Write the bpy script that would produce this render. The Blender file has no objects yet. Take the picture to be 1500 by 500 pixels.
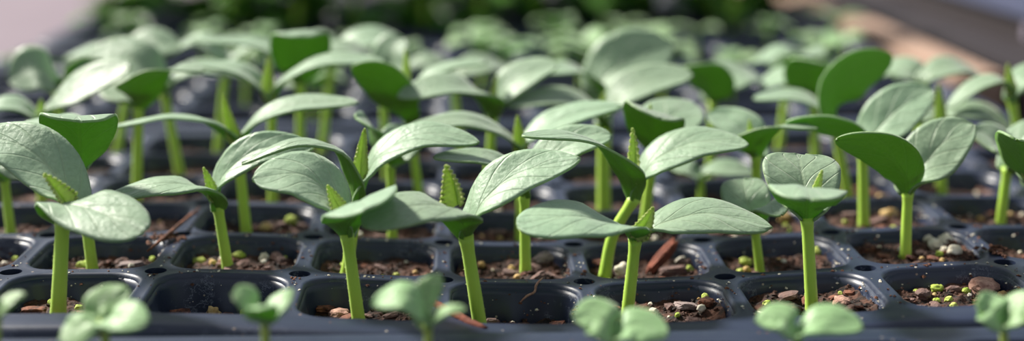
import bpy, bmesh, math, random
import numpy as np
from mathutils import Vector, Matrix, noise

C = bpy.context.scene.collection
PI = math.pi
P = 0.04                                   # pitch of one tray cell, metres

# ------------------------------------------------------------------ camera, world, sun
F, TH, HC = 2171.8, 0.21748, 2.91569 * P   # focal length (px of 1500), downward tilt, height over the tray tops
TX, TY, YAW, SAG = -3.48637 * P, 9.91986 * P, 0.03569, 0.11174 * P
cam = bpy.data.cameras.new('camera'); co = bpy.data.objects.new('camera', cam); C.objects.link(co)
co.location = (0, 0, HC); co.rotation_euler = (PI / 2 - TH, 0, 0)
cam.sensor_width = 36; cam.lens = 36 * F / 1500; cam.clip_start = 0.01; cam.clip_end = 50
cam.dof.use_dof = True; cam.dof.focus_distance = 10.2 * P; cam.dof.aperture_fstop = 4.9
bpy.context.scene.camera = co
w = bpy.data.worlds.new('world'); bpy.context.scene.world = w; w.use_nodes = True
nt = w.node_tree; bg = nt.nodes['Background']
sky = nt.nodes.new('ShaderNodeTexSky'); sky.sky_type = 'HOSEK_WILKIE'; sky.turbidity = 4
sky.sun_direction = (-0.60, 0.42, 0.68); sky.ground_albedo = 0.3
mx = nt.nodes.new('ShaderNodeMix'); mx.data_type = 'RGBA'; mx.inputs[0].default_value = .45
nt.links.new(sky.outputs[0], mx.inputs[6]); mx.inputs[7].default_value = (.62, .64, .66, 1)   # thin white haze over the blue
nt.links.new(mx.outputs[2], bg.inputs[0]); bg.inputs[1].default_value = .82
sl = bpy.data.lights.new('sun', 'SUN'); so = bpy.data.objects.new('sun', sl); C.objects.link(so)
sl.energy = 6.4; sl.angle = math.radians(8); sl.color = (1.0, 0.95, 0.86)
so.location = (-1, 1, 2)
so.rotation_euler = Vector((-0.60, 0.42, 0.68)).to_track_quat('Z', 'Y').to_euler()
vs = bpy.context.scene.view_settings
vs.view_transform = 'Standard'; vs.look = 'None'; vs.gamma = 1; vs.use_curve_mapping = False; vs.exposure = 0.5

# ------------------------------------------------------------------ geometry of the place
CY, SY, CT, ST = math.cos(YAW), math.sin(YAW), math.cos(TH), math.sin(TH)
def sag(k):                                # the main tray sags in the middle
    d = abs(k - 4)
    return -SAG * 0.5 * (1 + math.cos(PI * d / 3.2)) if d < 3.2 else 0.0
def W(k, r, z=0.0):                        # tray coordinates (cells) -> world; z in metres
    return Vector((TX + P * (k * CY - r * SY), TY + P * (k * SY + r * CY), z))
def kr(v):
    x, y = (v.x - TX) / P, (v.y - TY) / P
    return x * CY + y * SY, -x * SY + y * CY
def ray(px, py):
    a, b = (px - 750) / F, -(py - 250) / F
    return Vector((a, CT + b * ST, -ST + b * CT))
def at(px, py, r):                         # the point seen there, at depth row r
    d = ray(px, py); n = Vector((-SY, CY, 0)); o = Vector((0, 0, HC))
    t = (r * P - n.dot(o - Vector((TX, TY, 0)))) / n.dot(d)
    return o + d * t
def atz(px, py, z):
    d = ray(px, py); t = (z - HC) / d.z
    return Vector((0, 0, HC)) + d * t
def project(v):
    X, Y, Z = v.x, v.y, v.z - HC
    dep = Y * CT - Z * ST
    return 750 + F * X / dep, 250 - F * (Z * CT + Y * ST) / dep
def k_at(px, r, z):
    lo, hi = -6.0, 14.0
    for _ in range(40):
        m = (lo + hi) / 2
        if project(W(m, r, z))[0] < px: lo = m
        else: hi = m
    return lo

# ------------------------------------------------------------------ materials
def lin(c): return tuple((x / 12.92 if x <= .04045 else ((x + .055) / 1.055) ** 2.4) for x in [v / 255 for v in c]) + (1,)
def new_mat(name):
    m = bpy.data.materials.new(name); m.use_nodes = True
    return m, m.node_tree.nodes, m.node_tree.links, m.node_tree.nodes['Principled BSDF']
def ramp(N, L, fac, stops):
    r = N.new('ShaderNodeValToRGB'); L.new(fac, r.inputs[0])
    e = r.color_ramp.elements
    while len(e) < len(stops): e.new(0.5)
    for q, (pos, col) in zip(e, stops): q.position = pos; q.color = col
    return r
def math_node(N, L, op, a, b=None, c=None):
    n = N.new('ShaderNodeMath'); n.operation = op
    for i, v in enumerate((a, b, c)):
        if v is None: continue
        if hasattr(v, 'is_output'): L.new(v, n.inputs[i])
        else: n.inputs[i].default_value = v
    return n.outputs[0]
def noise_tex(N, L, vec, scale, detail=4, rough=.6):
    n = N.new('ShaderNodeTexNoise'); n.inputs['Scale'].default_value = scale
    n.inputs['Detail'].default_value = detail; n.inputs['Roughness'].default_value = rough
    if vec is not None: L.new(vec, n.inputs['Vector'])
    return n
def mixc(N, L, fac, a, b, mode='MIX'):
    n = N.new('ShaderNodeMix'); n.data_type = 'RGBA'; n.blend_type = mode
    for i, v in ((0, fac), (6, a), (7, b)):
        if hasattr(v, 'is_output'): L.new(v, n.inputs[i])
        else: n.inputs[i].default_value = v
    return n.outputs[2]
def bump(N, L, h, bsdf, strength, dist):
    b = N.new('ShaderNodeBump'); b.inputs['Strength'].default_value = strength
    b.inputs['Distance'].default_value = dist; L.new(h, b.inputs['Height'])
    L.new(b.outputs[0], bsdf.inputs['Normal']); return b

def leaf_mat(name, blade, blade2, vein, trans, tw, rough, sheen):
    m, N, L, B = new_mat(name)
    uv = N.new('ShaderNodeUVMap'); sp = N.new('ShaderNodeSeparateXYZ'); L.new(uv.outputs[0], sp.inputs[0])
    u, v = sp.outputs[0], sp.outputs[1]
    av = math_node(N, L, 'ABSOLUTE', math_node(N, L, 'SUBTRACT', v, .5))
    tc = N.new('ShaderNodeTexCoord'); obj = tc.outputs['Object']
    info = N.new('ShaderNodeObjectInfo')
    big = noise_tex(N, L, obj, 90, 3); fine = noise_tex(N, L, obj, 900, 4, .7)
    warp = math_node(N, L, 'MULTIPLY', math_node(N, L, 'SUBTRACT', big.outputs[0], .5), .05)
    av2 = math_node(N, L, 'ADD', av, warp)
    mid = N.new('ShaderNodeMapRange'); mid.interpolation_type = 'SMOOTHSTEP'
    L.new(math_node(N, L, 'ABSOLUTE', math_node(N, L, 'MULTIPLY', av, 1.0)), mid.inputs[0])
    mid.inputs[1].default_value = .0; mid.inputs[2].default_value = .035; mid.inputs[3].default_value = 1; mid.inputs[4].default_value = 0
    # side veins: leave the midrib, sweep forward
    ph = math_node(N, L, 'SUBTRACT', math_node(N, L, 'MULTIPLY', u, 4.2), math_node(N, L, 'MULTIPLY', math_node(N, L, 'POWER', av2, .7), 3.0))
    tri = math_node(N, L, 'PINGPONG', math_node(N, L, 'ADD', ph, 3.3), .5)
    side = N.new('ShaderNodeMapRange'); side.interpolation_type = 'SMOOTHSTEP'; L.new(tri, side.inputs[0])
    side.inputs[1].default_value = 0; side.inputs[2].default_value = .075; side.inputs[3].default_value = .55; side.inputs[4].default_value = 0
    veins = math_node(N, L, 'MAXIMUM', math_node(N, L, 'MULTIPLY', mid.outputs[0], math_node(N, L, 'SUBTRACT', 1.1, u)), side.outputs[0])
    col = mixc(N, L, big.outputs[0], lin(blade), lin(blade2))
    hv = N.new('ShaderNodeHueSaturation'); L.new(col, hv.inputs['Color'])
    L.new(math_node(N, L, 'ADD', .86, math_node(N, L, 'MULTIPLY', info.outputs['Random'], .28)), hv.inputs['Value'])
    L.new(math_node(N, L, 'ADD', .488, math_node(N, L, 'MULTIPLY', info.outputs['Random'], .02)), hv.inputs['Hue'])
    fz = ramp(N, L, fine.outputs[0], [(.35, (.9, .9, .9, 1)), (.7, (1.12, 1.12, 1.12, 1))])
    col = mixc(N, L, 1.0, hv.outputs[0], fz.outputs[0], 'MULTIPLY')
    col = mixc(N, L, math_node(N, L, 'MULTIPLY', veins, .22), col, lin(vein))
    L.new(col, B.inputs['Base Color']); B.inputs['Roughness'].default_value = rough
    B.inputs['Sheen Weight'].default_value = sheen; B.inputs['Sheen Roughness'].default_value = .45
    B.inputs['Specular IOR Level'].default_value = .45
    h = math_node(N, L, 'ADD', math_node(N, L, 'MULTIPLY', big.outputs[0], 1.2), math_node(N, L, 'MULTIPLY', fine.outputs[0], .22))
    h = math_node(N, L, 'SUBTRACT', h, math_node(N, L, 'MULTIPLY', veins, .3))
    b = bump(N, L, h, B, .8, .001)
    T = N.new('ShaderNodeBsdfTranslucent'); T.inputs[0].default_value = lin(trans)
    M = N.new('ShaderNodeMixShader'); M.inputs[0].default_value = tw
    L.new(B.outputs[0], M.inputs[1]); L.new(T.outputs[0], M.inputs[2]); L.new(M.outputs[0], N['Material Output'].inputs[0])
    return m
M_TOP = leaf_mat('cotyledon_upper', (134, 164, 134), (160, 184, 152), (206, 214, 170), (120, 185, 40), .22, .42, .35)
M_BOT = leaf_mat('cotyledon_underside', (104, 158, 58), (122, 174, 72), (164, 198, 110), (146, 196, 48), .36, .5, .1)
M_RIM = leaf_mat('cotyledon_edge', (150, 182, 130), (160, 190, 140), (180, 200, 150), (150, 200, 80), .3, .5, .3)
M_BUD = leaf_mat('true_leaf_green', (206, 222, 110), (226, 232, 156), (238, 240, 190), (190, 225, 80), .42, .5, .3)
M_STOP = leaf_mat('small_leaf_upper', (146, 186, 126), (170, 204, 150), (190, 205, 150), (130, 195, 50), .28, .4, .35)
M_SHADETONE = leaf_mat('shade_toned_leaf', (70, 128, 34), (104, 164, 50), (90, 140, 60), (110, 180, 20), .35, .5, .05)  # green darkened so its colour carries the shade among the far plants
def stem_mat(name, a, b):
    m, N, L, B = new_mat(name)
    tc = N.new('ShaderNodeTexCoord'); mp = N.new('ShaderNodeMapping'); L.new(tc.outputs['Object'], mp.inputs[0])
    mp.inputs['Scale'].default_value = (1, 1, .12)
    n = noise_tex(N, L, mp.outputs[0], 1500, 3); n2 = noise_tex(N, L, tc.outputs['Object'], 60, 2)
    col = mixc(N, L, n2.outputs[0], lin(a), lin(b))
    col = mixc(N, L, math_node(N, L, 'MULTIPLY', n.outputs[0], .35), col, lin((178, 205, 100)))
    L.new(col, B.inputs['Base Color']); B.inputs['Roughness'].default_value = .45
    B.inputs['Subsurface Weight'].default_value = .35; B.inputs['Subsurface Radius'].default_value = (.9, 1.0, .2); B.inputs['Subsurface Scale'].default_value = .0015
    B.inputs['Sheen Weight'].default_value = .15
    bump(N, L, n.outputs[0], B, .35, .0003)
    return m
M_STEM = stem_mat('seedling_stem', (172, 216, 60), (188, 224, 84))
M_STEM2 = stem_mat('small_seedling_stem', (140, 156, 70), (150, 172, 80))

def tray_mat():
    m, N, L, B = new_mat('black_blue_tray_plastic')
    tc = N.new('ShaderNodeTexCoord'); geo = N.new('ShaderNodeNewGeometry'); pos = geo.outputs['Position']
    n = noise_tex(N, L, pos, 40, 5); base = mixc(N, L, n.outputs[0], lin((24, 31, 50)), lin((42, 53, 78)))
    # dried lime marks, wandering lines
    a = noise_tex(N, L, pos, 230, 6, .75); b = noise_tex(N, L, pos, 70, 3)
    r1 = ramp(N, L, a.outputs[0], [(.495, (0, 0, 0, 1)), (.51, (1, 1, 1, 1)), (.525, (0, 0, 0, 1))])
    r2 = ramp(N, L, b.outputs[0], [(.52, (0, 0, 0, 1)), (.6, (1, 1, 1, 1))])
    lime = math_node(N, L, 'MULTIPLY', math_node(N, L, 'MULTIPLY', r1.outputs[0], r2.outputs[0]), .65)
    v = N.new('ShaderNodeTexVoronoi'); v.inputs['Scale'].default_value = 480; L.new(pos, v.inputs['Vector'])
    r3 = ramp(N, L, v.outputs['Distance'], [(.13, (1, 1, 1, 1)), (.2, (0, 0, 0, 1))])
    sc = N.new('ShaderNodeSeparateColor'); L.new(v.outputs['Color'], sc.inputs[0])
    pick = math_node(N, L, 'GREATER_THAN', sc.outputs[0], .86)
    dust = math_node(N, L, 'MULTIPLY', r3.outputs[0], pick)
    dcol = ramp(N, L, sc.outputs[1], [(.4, lin((120, 84, 60))), (.7, lin((190, 180, 165)))])
    nz = N.new('ShaderNodeSeparateXYZ'); L.new(geo.outputs['Normal'], nz.inputs[0])
    lime = math_node(N, L, 'MULTIPLY', lime, math_node(N, L, 'SUBTRACT', 1.08, math_node(N, L, 'ABSOLUTE', nz.outputs[2])))
    col = mixc(N, L, lime, base, lin((170, 180, 196)))
    col = mixc(N, L, math_node(N, L, 'MULTIPLY', dust, .85), col, dcol.outputs[0])
    L.new(col, B.inputs['Base Color'])
    rr = math_node(N, L, 'ADD', .3, math_node(N, L, 'MULTIPLY', n.outputs[0], .22))
    L.new(rr, B.inputs['Roughness']); B.inputs['Specular IOR Level'].default_value = .55
    bump(N, L, math_node(N, L, 'ADD', math_node(N, L, 'MULTIPLY', n.outputs[0], .5), dust), B, .25, .0006)
    return m
M_TRAY = tray_mat()
def rock_mat(name, a, b, c=None, scale=500, rough=.85, bs=.8):
    m, N, L, B = new_mat(name)
    geo = N.new('ShaderNodeNewGeometry'); info = N.new('ShaderNodeObjectInfo')
    n = noise_tex(N, L, geo.outputs['Position'], scale, 5, .7)
    col = mixc(N, L, ramp(N, L, n.outputs[0], [(.4, (0, 0, 0, 1)), (.62, (1, 1, 1, 1))]).outputs[0], lin(a), lin(b))
    if c is not None:
        col = mixc(N, L, math_node(N, L, 'MULTIPLY', math_node(N, L, 'GREATER_THAN', info.outputs['Random'], .45), .75), col, lin(c))
    L.new(col, B.inputs['Base Color']); B.inputs['Roughness'].default_value = rough
    bump(N, L, n.outputs[0], B, bs, .001)
    return m
M_SOIL = rock_mat('potting_mix', (18, 11, 8), (88, 54, 38), None, 300)
M_CRUMB = rock_mat('soil_crumb', (60, 36, 26), (122, 78, 56), None, 700)
M_BARK = rock_mat('bark_brown', (60, 34, 27), (140, 88, 66), (112, 92, 88), 350)
M_BARKR = rock_mat('bark_red', (92, 44, 30), (134, 72, 52), None, 260)
M_BARKG = rock_mat('bark_grey', (104, 92, 92), (160, 142, 138), None, 380)
M_STONE = rock_mat('pinkish_chip', (150, 112, 98), (196, 156, 138), None, 420)
M_PERL = rock_mat('perlite', (206, 196, 174), (238, 232, 216), None, 300, .8, .5)
M_ALG = rock_mat('algae_green_grain', (150, 176, 50), (196, 204, 110), None, 300, .7, .5)
M_TAN = rock_mat('tan_grain', (176, 140, 84), (214, 186, 130), None, 300, .8, .5)

# ------------------------------------------------------------------ object helpers
def tag(o, label=None, cat=None, group=None, kind=None):
    for k_, v in (('label', label), ('category', cat), ('group', group), ('kind', kind)):
        if v: o[k_] = v
    return o
def mesh(name, verts, faces, mats, parent=None, loc=None, uvs=None, smooth=True):
    me = bpy.data.meshes.new(name)
    if loc is not None: verts = [Vector(v) - loc for v in verts]
    me.from_pydata([tuple(v) for v in verts], [], faces)
    for m in (mats if isinstance(mats, (list, tuple)) else [mats]): me.materials.append(m)
    if smooth: me.polygons.foreach_set('use_smooth', [True] * len(me.polygons))
    if uvs:
        uvl = me.uv_layers.new(name='UVMap')
        for lp in me.loops: uvl.data[lp.index].uv = uvs[lp.vertex_index]
    me.update()
    o = bpy.data.objects.new(name, me); C.objects.link(o)
    if parent is not None: o.parent = parent
    elif loc is not None: o.location = loc
    return o
def empty(name, loc):
    o = bpy.data.objects.new(name, None); C.objects.link(o); o.location = loc; o.empty_display_size = .01
    return o
def spline(pts, n):                        # smooth curve through the points, even steps
    p = [Vector(q) for q in pts]
    p = [p[0] * 2 - p[1]] + p + [p[-1] * 2 - p[-2]]
    out = []
    for i in range(1, len(p) - 2):
        for s in range(24):
            t = s / 24
            a, b, c, d = p[i - 1], p[i], p[i + 1], p[i + 2]
            out.append(0.5 * ((2 * b) + (c - a) * t + (2 * a - 5 * b + 4 * c - d) * t * t + (3 * b - a - 3 * c + d) * t ** 3))
    out.append(p[-2])
    L_ = [0]
    for a, b in zip(out, out[1:]): L_.append(L_[-1] + (b - a).length)
    res = []
    for u in n:
        s = u * L_[-1]; j = 0
        while j < len(L_) - 2 and L_[j + 1] < s: j += 1
        t = (s - L_[j]) / max(L_[j + 1] - L_[j], 1e-9)
        res.append(out[j].lerp(out[j + 1], t))
    return res
def tube(verts, faces, pts, radii, ns=12):
    fr = None; b0 = len(verts)
    for i, q in enumerate(pts):
        T = (pts[min(i + 1, len(pts) - 1)] - pts[max(i - 1, 0)]).normalized()
        if fr is None: fr = T.orthogonal().normalized()
        fr = (fr - T * fr.dot(T)).normalized(); bi = T.cross(fr)
        for s in range(ns):
            a = 2 * PI * s / ns
            verts.append(q + (fr * math.cos(a) + bi * math.sin(a)) * radii[i])
    for i in range(len(pts) - 1):
        for s in range(ns):
            a = b0 + i * ns + s; b = b0 + i * ns + (s + 1) % ns
            faces.append((a, b, b + ns, a + ns))
    faces.append(tuple(b0 + s for s in range(ns))[::-1]); faces.append(tuple(b0 + (len(pts) - 1) * ns + s for s in range(ns)))

def make_stem(parent, loc, pts, r0, r1, hairs=0, mat=None, seed=0):
    us = [i / 13 for i in range(14)]
    c = spline(pts, us); V, Fc = [], []
    rad = [r0 * (1.12 - .12 * min(1, u * 6)) * (1 - u) + r1 * u for u in us]
    rad = [r * (1 + .28 * max(0, (u - .86) / .14)) for r, u in zip(rad, us)]
    tube(V, Fc, c, rad, 14)
    rnd = random.Random(seed)
    for _ in range(hairs):
        u = rnd.uniform(.1, 1); q = spline(pts, [u])[0]; a = rnd.uniform(0, 2 * PI)
        d = Vector((math.cos(a), math.sin(a), rnd.uniform(-.1, .5))).normalized()
        r = r0 * (1 - u) + r1 * u; b = len(V); s = Vector((-d.y, d.x, 0)).normalized() * .00007
        base = q + d * r * .93; tip = base + d * rnd.uniform(.0003, .0006)
        V.extend([base + s, base - s, base + Vector((0, 0, .00012)), tip]); Fc.extend([(b, b + 1, b + 3), (b + 1, b + 2, b + 3), (b + 2, b, b + 3)])
    return mesh('stem', V, Fc, mat or M_STEM, parent, loc)

def make_leaf(parent, loc, pts, wid, face=20, cup=.1, f0=0, roll=0, mats=None, thick=.0007, seed=0, name='cotyledon', blunt=.58, wave=.5, base_w=None, nu=26, nv=14):
    rnd = random.Random(seed)
    us = [0.5 - 0.5 * math.cos(PI * i / nu) * 1.0 for i in range(nu + 1)]
    us = [.35 * (i / nu) + .65 * u for i, u in enumerate(us)]
    c = spline(pts, us)
    H = Vector(pts[-1]) - Vector(pts[0]); H.z = 0
    s0 = H.cross(Vector((0, 0, 1))).normalized()
    phi = math.radians(face if s0.y >= 0 else -face) + math.radians(roll)
    phi0 = math.radians(f0 if s0.y >= 0 else -f0)
    a_, b_ = .62, blunt; um = a_ / (a_ + b_); nrm = um ** a_ * (1 - um) ** b_
    Lh = sum((c[i + 1] - c[i]).length for i in range(nu))
    bw = base_w if base_w is not None else min(.045 * P, wid * .3)
    V, Fc, UV = [], [], []
    off = rnd.uniform(0, 50)
    for i, u in enumerate(us):
        T = (c[min(i + 1, nu)] - c[max(i - 1, 0)]).normalized()
        s = (s0 - T * s0.dot(T)).normalized(); n = s.cross(T)
        g_ = min(1, u / .5); g_ = g_ * g_ * (3 - 2 * g_); f = phi0 + (phi - phi0) * g_
        s, n = s * math.cos(f) + n * math.sin(f), n * math.cos(f) - s * math.sin(f)
        hw = wid * (u ** a_) * ((1 - min(u, .9995)) ** b_) / nrm
        g = max(0, 1 - u / .22); hw = math.sqrt(hw * hw + (bw * g) ** 2)
        cu = cup + 1.1 * max(0, 1 - u / .25) ** 1.5
        for j in range(nv + 1):
            v = 2 * j / nv - 1
            z = cu * v * v * hw - .10 * hw * math.exp(-(v * 7) ** 2) * (1 - u)
            z += wave * .0009 * noise.noise(Vector((u * 3.2 + off, v * 1.6, seed * .37)) ) * min(1, u * 3)
            z += wave * .00016 * math.cos(2 * PI * (4.2 * u - 3.0 * (abs(v) * .5) ** .7)) * min(1, u * 2) * min(1, abs(v) * 3) * (1 - u * .6)
            ed = 1 + .025 * wave * noise.noise(Vector((u * 9 + off, v * 2, 3.1)))
            V.append(c[i] + s * (v * hw * ed * (1 - .12 * min(1, cu) * v * v)) + n * z); UV.append((u, .5 + v / 2))
    for i in range(nu):
        for j in range(nv):
            a = i * (nv + 1) + j
            Fc.append((a, a + nv + 1, a + nv + 2, a + 1))
    o = mesh(name, V, Fc, mats or [M_TOP, M_BOT, M_RIM], parent, loc, UV)
    # make the faces look up (top side) before thickening
    nsum = sum((p_.normal for p_ in o.data.polygons), Vector())
    sc_ = (s0 * math.cos(phi)).cross(Vector((c[-1] - c[0])).normalized())
    if nsum.dot(s.cross(T)) < 0: o.data.flip_normals()
    md = o.modifiers.new('thickness', 'SOLIDIFY'); md.thickness = thick; md.offset = -1
    if len(o.data.materials) > 1: md.material_offset = 1; md.material_offset_rim = 2
    return o

def make_bud(parent, loc, base, tip, wid, az=0, fold=82, seed=0, teeth=9, name='true_leaf'):
    """folded young leaf, toothed edges, both halves meeting at the midrib"""
    rnd = random.Random(seed); n = 26; base = Vector(base); tip = Vector(tip)
    ax = tip - base; Lh = ax.length; ax.normalize()
    front = Vector((math.sin(math.radians(az)), -math.cos(math.radians(az)), 0)); front = (front - ax * front.dot(ax)).normalized()
    side = ax.cross(front)
    V, Fc, UV = [], [], []; nv = 5; fd = math.radians(fold)
    bend = rnd.uniform(-.06, .06)
    for i in range(n + 1):
        u = i / n
        f = (min(1, (u + .05) / .25) ** .6) * (1 - u) ** .75 + .03
        saw = .66 + .34 * abs(math.sin(PI * u * teeth))
        q = base + ax * (u * Lh) + side * (bend * Lh * math.sin(PI * u)) - front * .12 * Lh * math.sin(PI * u * .8)
        for sg in (-1, 1):
            for j in range(nv + 1):
                v = j / nv
                d = side * sg * math.sin(fd / 1.0 * .75) + front * math.cos(fd * .75)
                rip = .11 * wid * math.sin(2 * PI * u * teeth + v * 2.5) * v
                curl = -.25 * wid * v * v
                V.append(q + d * (wid * f * v * (saw if j == nv else 1)) + front * rip + side * sg * curl * f); UV.append((u, .5 + sg * v / 2))
    m = nv + 1
    for i in range(n):
        for h in (0, 1):
            for j in range(nv):
                a = i * 2 * m + h * m + j; b = a + 2 * m
                Fc.append((a, b, b + 1, a + 1) if h else (a, a + 1, b + 1, b))
    o = mesh(name, V, Fc, M_BUD, parent, loc, UV)
    md = o.modifiers.new('thickness', 'SOLIDIFY'); md.thickness = .0004; md.offset = 0
    return o

# ------------------------------------------------------------------ setting: bench, timber rail, crate
def plane_mat():
    m, N, L, B = new_mat('pale_bench'); geo = N.new('ShaderNodeNewGeometry')
    n = noise_tex(N, L, geo.outputs['Position'], 12, 6); col = mixc(N, L, n.outputs[0], lin((104, 90, 102)), lin((128, 114, 124)))
    L.new(col, B.inputs['Base Color']); B.inputs['Roughness'].default_value = .8; return m
ZB = -1.16 * P
bm_ = plane_mat()
V = [(-4, -1.5, ZB), (4, -1.5, ZB), (4, 7, ZB), (-4, 7, ZB), (-4, -1.5, ZB - .03), (4, -1.5, ZB - .03), (4, 7, ZB - .03), (-4, 7, ZB - .03)]
o = mesh('floor', V, [(0, 1, 2, 3), (7, 6, 5, 4), (0, 4, 5, 1), (1, 5, 6, 2), (2, 6, 7, 3), (3, 7, 4, 0)], bm_, smooth=False)
tag(o, 'pale mauve concrete floor under and around the trays', kind='structure')

def beam(name, k0, k1, r0, r1, z0, z1, mat, bev=.002, parent=None, loc=None):
    bm = bmesh.new()
    vs_ = [bm.verts.new(W(k, r, z) - (loc or Vector())) for z in (z0, z1) for (k, r) in ((k0, r0), (k1, r0), (k1, r1), (k0, r1))]
    for f in ((3, 2, 1, 0), (4, 5, 6, 7), (0, 1, 5, 4), (1, 2, 6, 5), (2, 3, 7, 6), (3, 0, 4, 7)): bm.faces.new([vs_[i] for i in f])
    bmesh.ops.bevel(bm, geom=bm.edges[:], offset=bev, segments=2, affect='EDGES')
    me = bpy.data.meshes.new(name); bm.to_mesh(me); bm.free(); me.materials.append(mat)
    ob = bpy.data.objects.new(name, me); C.objects.link(ob)
    if parent: ob.parent = parent
    elif loc: ob.location = loc
    return ob
def wood_mat():
    m, N, L, B = new_mat('weathered_timber'); geo = N.new('ShaderNodeNewGeometry')
    mp = N.new('ShaderNodeMapping'); L.new(geo.outputs['Position'], mp.inputs[0]); mp.inputs['Scale'].default_value = (1, .08, 1)
    n = noise_tex(N, L, mp.outputs[0], 120, 5); col = mixc(N, L, n.outputs[0], lin((140, 112, 96)), lin((184, 156, 138)))
    L.new(col, B.inputs['Base Color']); B.inputs['Roughness'].default_value = .75; bump(N, L, n.outputs[0], B, .4, .001); return m
M_WOOD = wood_mat()
lc = W(10, 14, ZB)
tag(beam('timber_rail', 9.45, 10.1, 8.4, 30, ZB, .05 * P, M_WOOD, .002, None, lc), 'weathered tan timber rail running back along the right of the trays', 'rail')

# ------------------------------------------------------------------ trays
A_, RC, RH = .437, .22, .076               # half opening, corner radius, drain hole radius (cells)
def rr_dist(t, a, rc):                     # distance of the rounded square edge in direction t
    c, s = abs(math.cos(t)), abs(math.sin(t)); d = a / max(c, s)
    x, y = d * c, d * s; q = a - rc
    if x > q and y > q:
        b = q * (c + s); d = b + math.sqrt(max(b * b - 2 * q * q + rc * rc, 0))
    return d
def out_dist(t, border=()):
    sx, sy = (1 if math.cos(t) > 0 else -1), (1 if math.sin(t) > 0 else -1)
    if ('x', sx) in border or ('y', sy) in border:
        return .5 / max(abs(math.cos(t)), abs(math.sin(t)))
    c, s = abs(math.cos(t)), abs(math.sin(t)); d = .5 / max(c, s)
    b = .5 * (c + s); disc = b * b - .5 + RH * RH
    if disc > 0: d = min(d, b - math.sqrt(disc))
    return d
ANG = []
for q in range(4):
    base_ = q * PI / 2 - PI / 4
    half = [0.0]
    t_h = math.atan2(.5, .5) - math.atan2(.5 - RH, .5)          # angle from diagonal to hole edge
    half = [t_h * i / 5 for i in range(6)] + [t_h + (PI / 4 - t_h) * i / 8 for i in range(1, 9)]
    ANG += [base_ + h for h in half] + [base_ + PI / 2 - h for h in half[::-1][1:-1]]
NA = len(ANG)
def ring(j, i, a, rc, z, sg, outer=False, bulge=0.0, border=()):
    out = []
    for t in ANG:
        d = out_dist(t, border) if outer else rr_dist(t, a, rc)
        x, y = d * math.cos(t), d * math.sin(t)
        if bulge:
            for (u_, vv, nx, ny) in ((x, y, 0, 1), (x, -y, 0, -1), (y, x, 1, 0), (y, -x, -1, 0)):
                if vv > a * .93:
                    g = bulge * math.exp(-(u_ / .075) ** 2); x -= nx * g; y -= ny * g
        k = j + .5 + x; r = i - .5 + y
        out.append((k, r, z * P + (sag(k) if sg else 0)))
    return out
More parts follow.
